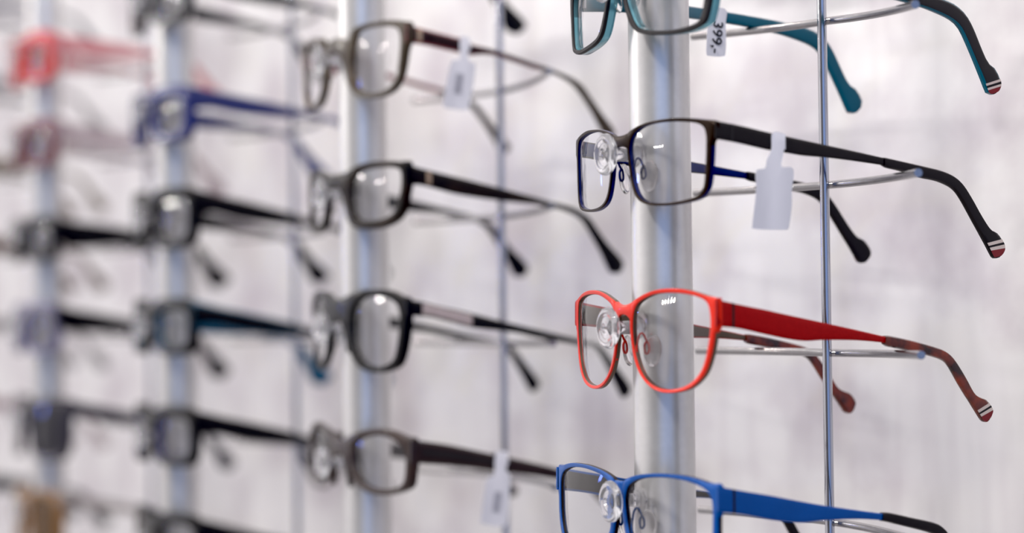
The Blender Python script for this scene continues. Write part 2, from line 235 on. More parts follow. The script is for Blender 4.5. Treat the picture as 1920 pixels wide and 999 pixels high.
def spline(pts, n, closed=False):
    """Catmull-Rom through pts, then n points evenly spaced along it"""
    k = len(pts); dense = []
    segs = k if closed else k-1
    g = (lambda i: pts[i % k]) if closed else (lambda i: pts[min(max(i, 0), k-1)])
    for i in range(segs):
        p0, p1, p2, p3 = g(i-1), g(i), g(i+1), g(i+2)
        for j in range(10):
            t = j/10
            dense.append(tuple(.5*((2*b)+(-a+c)*t+(2*a-5*b+4*c-d)*t*t+(-a+3*b-3*c+d)*t**3) for a, b, c, d in zip(p0, p1, p2, p3)))
    if not closed: dense.append(tuple(pts[-1]))
    if closed: dense.append(dense[0])
    cum = [0]
    for a, b in zip(dense, dense[1:]): cum.append(cum[-1]+math.dist(a, b))
    out = []; j = 0
    for i in range(n):
        s = cum[-1]*i/(n if closed else n-1)
        while j < len(cum)-2 and cum[j+1] < s: j += 1
        d = cum[j+1]-cum[j]; t = 0 if d < 1e-9 else (s-cum[j])/d
        out.append(tuple(a+(b-a)*t for a, b in zip(dense[j], dense[j+1])))
    return out

def tube(path, r, n=10, cap=True):
    """tube along a 3-D path: verts, faces"""
    V, Fc = [], []
    path = [Vector(p) for p in path]
    up = None
    for i, p in enumerate(path):
        t = (path[min(i+1, len(path)-1)]-path[max(i-1, 0)]).normalized()
        if up is None: up = t.orthogonal().normalized()
        up = (up - t*up.dot(t)).normalized(); s = t.cross(up)
        rr = r[i] if isinstance(r, (list, tuple)) else r
        for j in range(n):
            a = 2*math.pi*j/n
            V.append(tuple(p+up*(rr*math.cos(a))+s*(rr*math.sin(a))))
    for i in range(len(path)-1):
        for j in range(n):
            Fc.append((i*n+j, i*n+(j+1) % n, (i+1)*n+(j+1) % n, (i+1)*n+j))
    if cap:
        Fc.append(tuple(range(n))[::-1]); Fc.append(tuple((len(path)-1)*n+j for j in range(n)))
    return V, Fc

def lathe_y(prof, n=40):
    """prof: (y, r) revolved about the y axis"""
    V, Fc = [], []
    for y, r in prof:
        for j in range(n):
            a = 2*math.pi*j/n; V.append((r*math.cos(a), y, r*math.sin(a)))
    for i in range(len(prof)-1):
        for j in range(n):
            Fc.append((i*n+j, i*n+(j+1) % n, (i+1)*n+(j+1) % n, (i+1)*n+j))
    Fc.append(tuple(range(n))[::-1]); Fc.append(tuple((len(prof)-1)*n+j for j in range(n)))
    return V, Fc

def add(A, B):
    V, Fc = A; o = len(V)
    V.extend(B[0]); Fc.extend([tuple(i+o for i in f) for f in B[1]])

# ------------------------------------------------------------------ eyeglasses
def ray_hit(c, d, poly):
    best = None
    for a, b in zip(poly, poly[1:]+poly[:1]):
        ex, ez = b[0]-a[0], b[1]-a[1]
        den = d[0]*ez-d[1]*ex
        if abs(den) < 1e-12: continue
        t = ((a[0]-c[0])*ez-(a[1]-c[1])*ex)/den
        u = ((a[0]-c[0])*d[1]-(a[1]-c[1])*d[0])/den
        if t > 0 and -1e-6 <= u <= 1+1e-6: best = t if best is None else max(best, t)
    return best

def rims(D, depth, N=110):
    inner = spline(D['inner'], N, True)
    outp = spline(D['outer'], 400, True)
    cx = sum(p[0] for p in inner)/N; cz = sum(p[1] for p in inner)/N
    res = []
    for p in inner:
        d = (p[0]-cx, p[1]-cz)
        t = ray_hit((cx, cz), d, outp)
        t = max(t or 1.05, 1.02)
        res.append(((cx+d[0]*t, cz+d[1]*t), p))
    return res, (cx, cz)

PROF = [(0, .30), (.05, .10), (.18, 0), (.80, 0), (.95, .06), (1, .2), (1, .95), (.9, 1), (.1, 1), (0, .95)]
def front_mesh(D, depth, sy):
    """both rims and the bridge; faces at the very front take material 0, sides and back material 1"""
    yf, c = D['yf'], D['c']
    base = lambda x: yf+c*x*x
    pr, cen = rims(D, depth)
    V, Fc, fm = [], [], []
    K = len(PROF)
    for sg in (1, -1):
        o = len(V)
        for (ox, oz), (ix, iz) in pr:
            for s, d in PROF:
                x = ox+(ix-ox)*s; z = oz+(iz-oz)*s
                V.append((sg*x, base(x)+d*depth, z))
        n = len(pr)
        for i in range(n):
            for k in range(K):
                a, b = o+i*K+k, o+i*K+(k+1) % K
                c2, d2 = o+((i+1) % n)*K+(k+1) % K, o+((i+1) % n)*K+k
                zz = (pr[i][0][1]+pr[(i+1) % n][0][1])/2
                corner = pr[i][0][0] > D['hw']*.9 and D['bot'][0][1]-2.5 < zz
                Fc.append((a, b, c2, d2)); fm.append(0 if k < 5 or (k == 9 and (corner or not D.get('sidein'))) else 1)
    # bridge
    xi = min(p[0] for p in D['outer'])
    xb = xi+D.get('bin', 2.2)
    b0, b1 = D['bridge']
    zt = D.get('bt'); zb = D.get('bb')
    # height of the rim outline where the bridge meets it
    up = [p for p in spline(D['outer'], 300, True) if p[1] > (b0+b1)/2]
    zt = zt if zt is not None else min((abs(p[0]-xb-.6), p[1]) for p in up)[1]-.2
    zb = zb if zb is not None else b1-D.get('bdrop', 3.5)
    o = len(V); nb = 18
    BP = [(0, .3), (.06, .08), (.2, 0), (.8, 0), (.94, .08), (1, .3), (1, .9), (.9, 1), (.1, 1), (0, .9)]
    for i in range(nb+1):
        x = -xb+2*xb*i/nb; f = (abs(x)/xb)
        ztop = b0+(zt-b0)*f**2.2; zbot = b1+(zb-b1)*f**D.get('bexp', 2.4)
        for s, d in BP:
            V.append((x, base(x)-.35*(1-f*f)+d*depth*.9+.02, ztop+(zbot-ztop)*s))
    for i in range(nb):
        for k in range(10):
            a, b = o+i*10+k, o+i*10+(k+1) % 10
            Fc.append((a, b, b+10, a+10)); fm.append(0 if k < 5 or k == 9 else 1)
    Fc.append(tuple(o+k for k in range(10))); fm.append(1)
    Fc.append(tuple(o+nb*10+k for k in range(10))[::-1]); fm.append(1)
    return V, Fc, fm, pr, cen

def lens_mesh(D, pr, cen, sg, off, sag=1.7):
    yf, c = D['yf'], D['c']
    V, Fc = [], []
    R = 7; n = len(pr)
    V.append((sg*cen[0], yf+c*cen[0]**2+off-sag, cen[1]))
    for k in range(1, R+1):
        f = k/R*1.012
        for _, (ix, iz) in pr:
            x = cen[0]+(ix-cen[0])*f; z = cen[1]+(iz-cen[1])*f
            V.append((sg*x, yf+c*x*x+off-sag*(1-min(f, 1)**2), z))
    for i in range(n):
        Fc.append((0, 1+i, 1+(i+1) % n))
        for k in range(R-1):
            a = 1+k*n+i; b = 1+k*n+(i+1) % n
            Fc.append((a, b, b+n, a+n))
    return V, Fc

def band(D, top, bot, th, sg, t0=0., t1=1., N=54, xo=0., rnd=.25, endround=False, thend=None, zs=None):
    """flat arm between a top edge and a bottom edge in the side view; outer face takes material 0, rest 1"""
    T = spline(top, 161); B = spline(bot, 161)
    V, Fc, fm = [], [], []
    hw, sp = D['hw'], D['sp']
    i0, i1 = int(round(t0*160)), int(round(t1*160))
    idx = [int(round(i0+(i1-i0)*k/(N-1))) for k in range(N)]
    prof = [(.0, .5-rnd), (.0+.10, .04), (.22, 0), (.78, 0), (.90, .04), (1, .5-rnd), (1, .5+rnd), (.90, .96), (.78, 1), (.22, 1), (.10, .96), (0, .5+rnd)]
    for q, i in enumerate(idx):
        (ty, tz), (by, bz) = T[i], B[i]
        th_ = th if thend is None else th+(thend-th)*q/(N-1)
        if zs:
            mz = (tz+bz)/2; my = (ty+by)/2
            ty, tz, by, bz = my+(ty-my)*zs, mz+(tz-mz)*zs, my+(by-my)*zs, mz+(bz-mz)*zs
        for s, d in prof:
            y = ty+(by-ty)*s; z = tz+(bz-tz)*s
            x = hw-sp*(y+10)+xo-d*th_
            V.append((sg*x, y, z))
    K = len(prof)
    for i in range(N-1):
        for k in range(K):
            a, b = i*K+k, i*K+(k+1) % K
            Fc.append((a, b, b+K, a+K)); fm.append(0 if k in (1, 2, 3) else 2 if k in (7, 8, 9) else 1)
    Fc.append(tuple(range(K))); fm.append(1); Fc.append(tuple((N-1)*K+k for k in range(K))[::-1]); fm.append(1)
    return V, Fc, fm

def ellipsoid(c, r, axes=None, nu=18, nv=10):
    V, Fc = [], []
    ax = axes or (Vector((1, 0, 0)), Vector((0, 1, 0)), Vector((0, 0, 1)))
    c = Vector(c)
    for i in range(nv+1):
        a = math.pi*i/nv
        for j in range(nu):
            b = 2*math.pi*j/nu
            V.append(tuple(c+ax[0]*(r[0]*math.cos(b)*math.sin(a))+ax[1]*(r[1]*math.sin(b)*math.sin(a))+ax[2]*(r[2]*math.cos(a))))
    for i in range(nv):
        for j in range(nu):
            Fc.append((i*nu+j, i*nu+(j+1) % nu, (i+1)*nu+(j+1) % nu, (i+1)*nu+j))
    return V, Fc

def boxm(x0, x1, y0, y1, z0, z1):
    V = [(x, y, z) for x in (x0, x1) for y in (y0, y1) for z in (z0, z1)]
    return V, [(0, 1, 3, 2), (4, 6, 7, 5), (0, 4, 5, 1), (2, 3, 7, 6), (0, 2, 6, 4), (1, 5, 7, 3)]

ALLD = {}
def glasses(D, st):
    """one pair of spectacles with its parts; origin at the bridge"""
    i, k = D['i'], D['k']; ALLD[(i, k)] = D
    ox, oy, oz = -i*P, D['yf'], k*H
    root = empty(st.get('name', 'eyeglasses'), (ox, oy, oz), st['label'], st.get('cat', 'glasses'), st.get('group'))
    sh = lambda V: [(x, y-oy, z) for x, y, z in V]
    depth = st.get('depth', 2.4)
    V, Fc, fm, pr, cen = front_mesh(D, depth, oy)
    mk('front_frame', sh(V), Fc, [M[st['front']], M[st.get('inside', st['front'])]], root, fm)
    for sg in (1, -1):
        V, Fc = lens_mesh(D, pr, cen, sg, depth*.45)
        mk('lens', sh(V), Fc, M[st.get('lens', 'lens')], root)
    hy, hz = D['top'][0]; hz2 = D['bot'][0][1]
    for sg in (1, -1):
        th = st.get('th', 1.3)
        V, Fc, fm = band(D, D['top'], D['bot'], th, sg, thend=st.get('thend'), t1=st.get('tcut', 1.), xo=.12)
        t = mk('temple', sh(V), Fc, [M[st['temple']], M[st.get('tedge', st['temple'])], M[st.get('tinner', st.get('tedge', st['temple']))]], root, fm)
        seam = st.get('seam')
        if seam:
            # hinge seam: thin dark line across the arm behind the corner
            T = spline(D['top'], 161); B = spline(D['bot'], 161)
            V, Fc, _ = band(D, T[14:17], B[14:17], .25, sg, N=3, xo=.20, zs=1.004)
            mk('hinge_seam', sh(V), Fc, M[seam], t)
        if 'stop' in D:
            sl = st.get('sleeve', st['temple']); ed = st.get('sedge', sl)
            ends = st.get('ends')
            V, Fc, fm = band(D, D['stop'], D['sbot'], st.get('sth', 3.0), sg, xo=.5, rnd=.2)
            mk('temple_tip', sh(V), Fc, [M[sl], M[ed], M[ed]], t, fm)
            E_ = (D['stop'], D['sbot'], .5, (.885, .94, .985))
        else:
            E_ = (D['top'], D['bot'], .12, (.955, .978, .996)); ends = st.get('ends')
        if ends:
            # silver inlay with a dark line and a red end, let into the outer face
            V, Fc, fm = band(D, E_[0], E_[1], .3, sg, E_[3][0], E_[3][1], N=10, xo=E_[2]+.08, zs=.9)
            fm = [2 if 3*12 <= q < 6*12 else 0 for q, f in enumerate(fm)]
            mk('tip_inlay', sh(V), Fc, [M['silver'], M['silver'], M['black']], t, fm)
            V, Fc, fm = band(D, E_[0], E_[1], .3, sg, E_[3][1], E_[3][2], N=8, xo=E_[2]+.08, zs=.9)
            mk('tip_end', sh(V), Fc, M['redtip'], t)
        if st.get('joint'):
            T = spline(D['top'], 161); B = spline(D['bot'], 161)
            a = st.get('jt', 12)
            V, Fc, _ = band(D, T[a:a+6], B[a:a+6], th+.5, sg, N=6, xo=.25, zs=.9)
            mk('hinge_plate', sh(V), Fc, M[st['joint']], t)
        # hinge knuckle inside the corner
        zc = (hz+hz2)/2; xh = D['hw']-max(th, 1.2)-1.3
        V, Fc = tube([(sg*xh, hy+3.2, zc+2.6), (sg*xh, hy+3.2, zc-2.6)], 1.1, 10)
        mk('hinge', sh(V), Fc, M['steel'] if st.get('acetate') else M[st.get('inside', st['front'])], root)
        # nose pads
        if not st.get('acetate'):
            xr = min(p[0] for p in D['inner'])
            dx = max(8.6, xr+1.6); y0 = D['yf']-.7
            dz = st.get('padz', 0.)
            a0 = Vector((.93, -.37, 0)); a1 = Vector((.37, .93, 0))
            tilt = Matrix.Rotation(math.radians(-10*1), 3, 'Y')
            V, Fc = ellipsoid((dx+1.0, y0+9.0, -9.4+dz), (1.25, 3.7, 6.6), (a0, a1, Vector((.12, 0, .99))))
            V = [(sg*x, y, z) for x, y, z in V]
            pad = mk('nose_pad', sh(V), Fc, M['pad'], root)
            path = [(dx-.2, y0+2.4, -13.3+dz), (dx-.4, y0+2.2, -9.3+dz), (dx-.2, y0+2.7, -5.0+dz), (dx, y0+3.4, -2.6+dz), (dx+.1, y0+4.4, -1.9+dz), (dx+.2, y0+5.4, -2.6+dz), (dx+.3, y0+6.4, -4.6+dz),
                    (dx+.1, y0+7.0, -5.4+dz), (dx+.3, y0+7.6, -6.6+dz), (dx+.3, y0+7.7, -9.2+dz), (dx, y0+6.9, -10.4+dz), (dx, y0+6.0, -9.4+dz), (dx, y0+5.9, -6.8+dz), (dx+.1, y0+6.7, -5.4+dz)]
            V, Fc = tube(spline(path, 60), .52, 8)
            V = [(sg*x, y, z) for x, y, z in V]
            mk('pad_arm', sh(V), Fc, M[st.get('padarm', st.get('inside', st['front']))], pad)
        else:
            xr = min(p[0] for p in D['outer'])
            V, Fc = ellipsoid((xr+2.2, D['yf']+depth+.6, D['bridge'][1]-8.5), (1.5, 2.4, 4.8), (Vector((.9, -.42, 0)), Vector((.42, .9, 0)), Vector((.25, 0, .97))))
            V = [(sg*x, y, z) for x, y, z in V]
            mk('nose_pad', sh(V), Fc, M[st.get('padm', 'pad')], root)
    return root

def generic(i, k, hw, zt, zb, ring, dbl=15., temple=.0, arm=1.3, n=4.2, taper=.10, topring=None, lift=.0):
    """a lens outline from its size, with the arms of the tortoise pair fitted to it"""
    B = PAIRS['tortoise']
    x0, x1 = dbl/2, hw; cx, cz = (x0+x1)/2, (zt+zb)/2; a, b = (x1-x0)/2, (zt-zb)/2
    tr = topring or ring*1.4
    def pl(da, dt, db):
        r = []
        for q in range(30):
            t = 2*math.pi*q/30
            ct, s_ = math.cos(t), math.sin(t)
            x = (a-da)*math.copysign(abs(ct)**(2/n), ct); z = math.copysign(abs(s_)**(2/n), s_)
            z = z*(b-(dt if s_ > 0 else db))
            f = (z+b)/(2*b)
            x = x*(1-taper*(1-f))+ (1-f)*taper*a*.4
            z += lift*(x/a)*max(0., f)**2
            r.append((cx+x, cz+z))
        return r
    def fit(pts):
        hz = (B['top'][0][1]+B['bot'][0][1])/2
        tgt = zt-(B['top'][0][1]-B['bot'][0][1])/2*arm-2.+lift
        return [(y, z+(tgt-hz)*max(0., 1-(y+5)/86)) for y, z in pts]
    def thin(T, Bt):
        T2, B2 = spline(T, 12), spline(Bt, 12)
        o1, o2 = [], []
        for (ty, tz), (by, bz) in zip(T2, B2):
            my, mz = (ty+by)/2, (tz+bz)/2
            o1.append((my+(ty-my)*arm, mz+(tz-mz)*arm)); o2.append((my+(by-my)*arm, mz+(bz-mz)*arm))
        return o1, o2
    top, bot = thin(fit(B['top']), fit(B['bot'])); st_, sb_ = thin(fit(B['stop']), fit(B['sbot']))
    yf, c = -20.5, .0029
    y_h = yf+c*hw*hw+.5
    d = y_h-top[0][0]
    top[0] = (y_h, top[0][1]); bot[0] = (y_h, bot[0][1])
    return dict(sp=.05, i=i, k=k, yf=yf, c=c, hw=hw, outer=pl(0, 0, 0), inner=pl(ring, tr, ring),
                bridge=[zt-5., 2.4], top=top, bot=bot, stop=st_, sbot=sb_, bdrop=5.)

# light and lens settings
W_ROOM = (.95, .92, .92); W_BLUE = (.36, .50, .86); W_STR = 1.25; W_DIM = .16
FOCUS = .952; FSTOP = 3.9; EXPO = .08
LIGHTS = [
    ('key_light', (.45, -1.62, 1.55), (-.15, 0, 0), .24, 30, (1., .96, .92)),
    ('fill_light', (1.5, -.75, 1.35), (-.15, 0, 0), .7, 9, (.93, .95, 1.)),
    ('shop_lamp', (-2.7, -1.7, .72), (-.3, 0, .1), .055, 3.6, (1., .97, .92)),
    ('shop_lamp', (-1.95, -2.5, .62), (-.3, 0, .1), .055, 3.6, (1., .97, .92)),
    ('blue_lamp', (-2.75, -1.45, .12), (-.3, 0, .05), .10, .6, (.15, .25, 1.)),
    ('ceiling_spot', (-.9, -.7, 1.9), (-.2, 0, 0), .05, 5, (1., .88, .78)),
    ('ceiling_spot', (-.3, -.9, 1.9), (-.2, 0, 0), .05, 5, (1., .88, .78)),
    ('ceiling_spot', (-1.7, -.8, 1.9), (-.6, 0, 0), .05, 5, (1., .88, .78)),
]

# ------------------------------------------------------------------ the setting
WALL_Y = 192.
mk('wall_back', *boxm(-2600, 420, WALL_Y, WALL_Y+30, -900, 1100), M['wall'], smooth=False)['kind'] = 'structure'
mk('floor', *boxm(-2600, 2200, -2600, WALL_Y, -921, -901), M['floor'], smooth=False)['kind'] = 'structure'

# ------------------------------------------------------------------ poles with clear nose rests
REST = [(-12.2, 5.0), (-13.0, 5.2), (-13.5, 4.8), (-13.8, 3.5), (-14.4, 2.8), (-23.6, 2.8), (-24.4, 4.2), (-25.0, 6.4), (-25.7, 8.1), (-26.6, 8.8), (-27.5, 8.5), (-28.2, 7.3), (-28.3, 6.0), (-27.6, 5.2), (-27.5, 4.4), (-28.2, 3.6), (-28.5, 2.6), (-27.7, 1.9), (-27.9, .9)]
PSECT = 56
def pole(i, rows, label):
    r = empty('display_pole', (-i*P, 0, -900), label, 'pole', 'display poles in front of the back panel')
    V, Fc = [], []
    for z in (-900, -898, 1098, 1100):
        rr = 12.6 if z in (-900, 1100) else 12.9
        for j in range(PSECT):
            a = 2*math.pi*j/PSECT; V.append((rr*math.cos(a), rr*math.sin(a), z+900))
    for q in range(3):
        for j in range(PSECT):
            Fc.append((q*PSECT+j, q*PSECT+(j+1) % PSECT, (q+1)*PSECT+(j+1) % PSECT, (q+1)*PSECT+j))
    Fc.append(tuple(range(PSECT))[::-1]); Fc.append(tuple(3*PSECT+j for j in range(PSECT)))
    mk('pole_tube', V, Fc, M['pole'], r)
    for k in rows:
        if rest0[0] is None:
            o = mk('nose_rest', *lathe_y(REST), M['acrylic'], r, sharp=60); rest0[0] = o
        else:
            o = rest0[0].copy(); col.objects.link(o); o.parent = r
        o.location = Vector((0, 0, k*H+900-(0. if i == 0 else 1.5)))*S
    return r
rest0 = [None]
pole(0, range(-1, 3), 'rightmost thick satin aluminium pole, behind the red, blue and black metal glasses')
pole(1, range(-1, 4), 'second thick satin aluminium pole from the right, behind the tan and black plastic glasses')
pole(2, range(-2, 4), 'blurred aluminium pole behind the navy blue glasses, third from the right')
pole(3, range(-2, 5), 'farthest aluminium pole, strongly blurred, behind the bright red glasses at far left')

# ------------------------------------------------------------------ glasses on the sharp right pole
G = 'glasses on the rightmost pole'
for n in PAIRS: PAIRS[n].setdefault('bdrop', 3.5)
PAIRS['black'].update(bdrop=2.5, bin=1.8, sidein=1)
PAIRS['red'].update(bdrop=4, bin=1.6, sidein=1)
PAIRS['blue'].update(bdrop=5, bin=1.6, sidein=1); PAIRS['teal'].update(sidein=1)
for n in ('brown', 'tortoise', 'jet', 'umber'):
    PAIRS[n].update(bdrop=17, bexp=3.); PAIRS[n]['bridge'][1] = 2.4
glasses(PAIRS['black'], dict(label='black and bronze metal glasses with blue inner rims and a blank white tag', group=G, front='bronze', inside='navyin', temple='black', tedge='black', tinner='navyin', sleeve='black', ends=True, seam='blackmatt', depth=2.4))
glasses(PAIRS['red'], dict(label='bright red metal glasses with tortoiseshell temple tips, in sharp focus on the right pole', group=G, front='red', inside='taupe', temple='redside', tedge='redside', tinner='taupe', sleeve='havana', ends=True, seam='umberred', padarm='red', depth=2.6, padz=-.5))
glasses(PAIRS['blue'], dict(label='bright blue metal glasses with black temple tips, cut off by the bottom of the picture', group=G, front='blue', inside='darkin', temple='blue', tedge='blue', tinner='darkin', sleeve='black', ends=True, seam='darkin', padarm='blue', depth=2.6, padz=-.5))
glasses(PAIRS['teal'], dict(label='matt black glasses with translucent teal inner side, topmost on the right pole', group=G, front='blackmatt', inside='tealclear', temple='blackmatt', tedge='tealsolid', ends=True, acetate=True, depth=5.2, th=3.0, padm='pad'))

# ------------------------------------------------------------------ second pole
G = 'glasses on the second pole'
glasses(PAIRS['brown'], dict(label='translucent tan brown glasses with burgundy red edged temples, carrying a white tag', group=G, front='olive', inside='oliveclear', temple='burgundy', tedge='rededge', sleeve='olive', acetate=True, depth=4.0, th=3.2, sth=3.4, joint='tan', padm='pad'))
glasses(PAIRS['tortoise'], dict(label='dark tortoise glasses with thick temples and a tan hinge plate, under the tan brown pair', group=G, front='tort', inside='tort', temple='tort', tedge='jet', sleeve='jet', acetate=True, depth=4.0, th=3.6, sth=3.6, joint='tan', jt=22, padm='pad'))
jet = glasses(PAIRS['jet'], dict(label='glossy black glasses with a pale rose metal section in the temple', group=G, front='jet', temple='jet', sleeve='jet', acetate=True, depth=4.0, th=3.2, sth=3.4, padm='pad'))
glasses(PAIRS['umber'], dict(label='dark umber brown glasses with a white tag over the temple, lowest on the second pole', group=G, front='umber', inside='umber', temple='umberred', tedge='umber', sleeve='umber', acetate=True, depth=4.0, th=3.4, sth=3.2, padm='pad'))
D = generic(1, 3, 64, 14, -22, 2.6); glasses(D, dict(label='black glasses whose temple tip hangs in at the top edge, above the tan pair', group=G, front='jet', temple='jet', sleeve='jet', acetate=True, depth=3.6, th=3.2))
# umber pair: brushed strip let into the arm; black pair: rose metal section between forks
def strip(pair, root_label, t0, t1, m, name, zs, xo, th):
    D = PAIRS[pair]
    for r in [o for o in col.objects if o.get('label') == root_label]:
        for t in [c for c in r.children if c.name.startswith('temple')]:
            sg = 1 if sum(v.co.x for v in t.data.vertices) > 0 else -1
            T = spline(D['top'], 161); B = spline(D['bot'], 161)
            a, b = int(t0*160), int(t1*160)
            V, Fc, fm = band(D, T[a:b], B[a:b], th, sg, N=24, xo=xo, zs=zs)
            mk(name, [(x, y-D['yf'], z) for x, y, z in V], Fc, M[m], t)
strip('jet', jet['label'], .09, .36, 'pinkmetal', 'metal_section', .86, .5, 4.2)
strip('umber', 'dark umber brown glasses with a white tag over the temple, lowest on the second pole', .07, .55, 'umberstrip', 'metal_strip', .42, .15, .5)
strip('brown', 'translucent tan brown glasses with burgundy red edged temples, carrying a white tag', .14, .6, 'umber', 'temple_core', .62, .12, .5)

# ------------------------------------------------------------------ third pole
G = 'blurred glasses on the third pole'
def gen(args, kw, st): glasses(generic(*args, **kw), dict(acetate=True, depth=6.2, th=4.4, sth=3.6, **st))
gen((2, 3, 57, 15, -21, 5.2), {}, dict(label='charcoal grey glasses cut off by the top edge, on the third pole', group=G, front='charcoal', temple='charcoal', sleeve='charcoal'))
gen((2, 2, 57, 11, -26, 6.0), {}, dict(label='navy blue glasses with navy temples on the third pole', group=G, front='navy', temple='navy', sleeve='navyclear'))
gen((2, 1, 60, 17, -23, 5.4), dict(arm=1.4), dict(label='black glasses with bright lens glint, under the navy pair on the third pole', group=G, front='jet', temple='jet', sleeve='jet'))
gen((2, 0, 59, 17, -20, 5.6), dict(arm=1.5), dict(label='black glasses with petrol blue under the temple, on the third pole', group=G, front='jet', inside='tealband', temple='jet', tedge='tealband', sleeve='tealband'))
gen((2, -1, 59, 19, -20, 5.4), dict(arm=1.4), dict(label='black glasses with violet blue inner rim, second lowest on the third pole', group=G, front='jet', inside='violetin', temple='jet', sleeve='jet'))
gen((2, -2, 62, 22, -18, 5), {}, dict(label='black glasses peeking in at the bottom edge, lowest on the third pole', group=G, front='jet', temple='jet', sleeve='jet'))

# ------------------------------------------------------------------ fourth pole
G = 'blurred glasses on the far left pole'
gen((3, 3, 56, 9, -30, 6.5), dict(arm=1.5), dict(label='bright red glasses with pale pink temples at the upper left', group=G, front='redclear', temple='pinkclear', sleeve='pinkclear', lens='lensred'))
gen((3, 2, 57, 14, -24, 6), dict(arm=1.4), dict(label='maroon glasses with pale mauve temples, under the bright red pair', group=G, front='maroon', temple='mauve', sleeve='mauve'))
gen((3, 1, 58, 11, -24, 6), dict(arm=1.8), dict(label='black glasses with wide black temple, third from the top on the far left pole', group=G, front='jet', temple='jet', sleeve='jet'))
gen((3, 0, 58, 16, -24, 5.2), dict(arm=1.6), dict(label='lilac grey translucent glasses with black temple on the far left pole', group=G, front='lilac', temple='jet', sleeve='jet'))
gen((3, -1, 72, 14, -33, 3.4), dict(lift=3, taper=.25), dict(name='sunglasses', cat='sunglasses', label='plum black cat-eye sunglasses with dark lenses on the far left pole', group=G, front='plum', temple='plum', sleeve='plum', lens='lensdark'))
gen((3, -2, 60, 15, -32, 3.2), dict(taper=.2, arm=.7), dict(name='sunglasses', cat='sunglasses', label='golden brown sunglasses in the lower left corner', group=G, front='gold', temple='tanpale', sleeve='tanpale', lens='lensbrown'))

# ------------------------------------------------------------------ fifth column: only temples reach into the picture
G = 'glasses beyond the left edge'
for k, m, lb in ((4, 'slate', 'slate grey glasses beyond the left edge, temples level with the top of the picture'),
                 (3, 'smoke', 'smoke grey glasses beyond the left edge, behind the bright red pair'),
                 (2, 'sand', 'sand brown glasses beyond the left edge, behind the maroon pair'),
                 (1, 'cocoa', 'cocoa brown glasses beyond the left edge, behind the third far left pair'),
                 (0, 'smoke', 'smoke grey glasses beyond the left edge, behind the lilac pair'),
                 (-1, 'mauve', 'mauve glasses beyond the left edge, behind the cat-eye sunglasses'),
                 (-2, 'charcoal', 'charcoal glasses beyond the left edge, behind the golden sunglasses')):
    gen((4, k, 57, 13, -24, 3.4), {}, dict(label=lb, group=G, front=m, temple=m, sleeve=m))

# ------------------------------------------------------------------ temple racks: thin upright with welded bars
def rack(i, rows, label):
    X0 = -i*P
    r = empty('temple_rack', (X0, 84.6, -900), label, 'rack', 'thin chrome racks that carry the temples')
    V, Fc = tube([(0, 0, 0), (0, 0, 2000)], 2.1, 24)
    mk('upright_rod', V, Fc, M['chrome'], r)
    for k in rows:
        pts = BOWS.get((i, k))
        zl = pts[0][2] if pts else -11.3
        zm = -11.2; zr = zm
        if pts:
            zm = min(pts, key=lambda p: abs(p[0]))[2]
            q = [p for p in pts if 40 < p[0] < 84]
            zr = q[-1][2] if q else zm-1.0
        D = ALLD.get((i, k))
        if D:                      # the bar carries the temple: its top just touches the lower edge
            lo = [z for y, z in spline(D['bot'], 161)+(spline(D['sbot'], 161) if 'sbot' in D else []) if 78.5 < y < 86.]
            d = min(zm, min(lo)-2.2)-zm
            zl += d; zm += d; zr += d
        path = []
        for q in range(41):
            x = -83+166*q/40
            f = x/83
            z = zm+((zl-zm) if f < 0 else (zr-zm))*abs(f)
            path.append((x, 88.4-18*f*f-84.6, k*H+z+900))
        V, Fc = tube(path, 1.75, 16)
        A = (V, Fc)
        add(A, tube([(0, 1.2, k*H+zm+900), (2.6, 3.2, k*H+zm+900)], 1.2, 10))
        mk('temple_bar', A[0], A[1], M['steel'], r)
    return r
rack(0, range(-1, 3), 'sharp chrome rod with curved bars on the right, carrying the red and black metal glasses')
rack(1, range(-1, 4), 'second chrome rod with curved bars, carrying the tan and black plastic glasses')
rack(2, range(-2, 4), 'blurred thin rod with curved bars under the temples of the navy blue glasses')
rack(3, range(-2, 4), 'faint blurred rod beside the third pole, carrying the far left red glasses')
rack(4, range(-2, 5), 'most distant rod, hidden along the farthest pole at the left edge')

# ------------------------------------------------------------------ price tags hanging on the temples
def tag_obj(poly, X, label, m='tag', group='white price tags on the temples', curl=1.2, sgn=1):
    zt = max(p[1] for p in poly); yt = sum(p[0] for p in poly)/len(poly)
    r = empty('price_tag', (X, yt, zt), label, 'tag', group)
    pl = spline(poly, 90, True)
    cy = sum(p[0] for p in pl)/len(pl); cz = sum(p[1] for p in pl)/len(pl)
    zmin = min(p[1] for p in pl)
    V, Fc = [], []
    def xof(y, z): return curl*math.sin((z-zmin)/(zt-zmin)*math.pi)*.6+.25*math.sin((y-yt)*.4)
    for side in (0, 1):
        for f in (1., .66, .33):
            for y, z in pl:
                yy, zz = cy+(y-cy)*f, cz+(z-cz)*f
                V.append((xof(yy, zz)-side*.18, yy-yt, zz-zt))
        V.append((xof(cy, cz)-side*.18, cy-yt, cz-zt))
    n = len(pl); b = 3*n+1
    for side in (0, 1):
        o = side*b
        for f in range(2):
            for j in range(n): Fc.append((o+f*n+j, o+f*n+(j+1) % n, o+(f+1)*n+(j+1) % n, o+(f+1)*n+j))
        for j in range(n): Fc.append((o+2*n+j, o+2*n+(j+1) % n, o+3*n))
    for j in range(n): Fc.append((j, (j+1) % n, b+(j+1) % n, b+j))
    mk('tag_paper', V, Fc, M[m], r, sharp=60)
    return r, yt, zt, xof

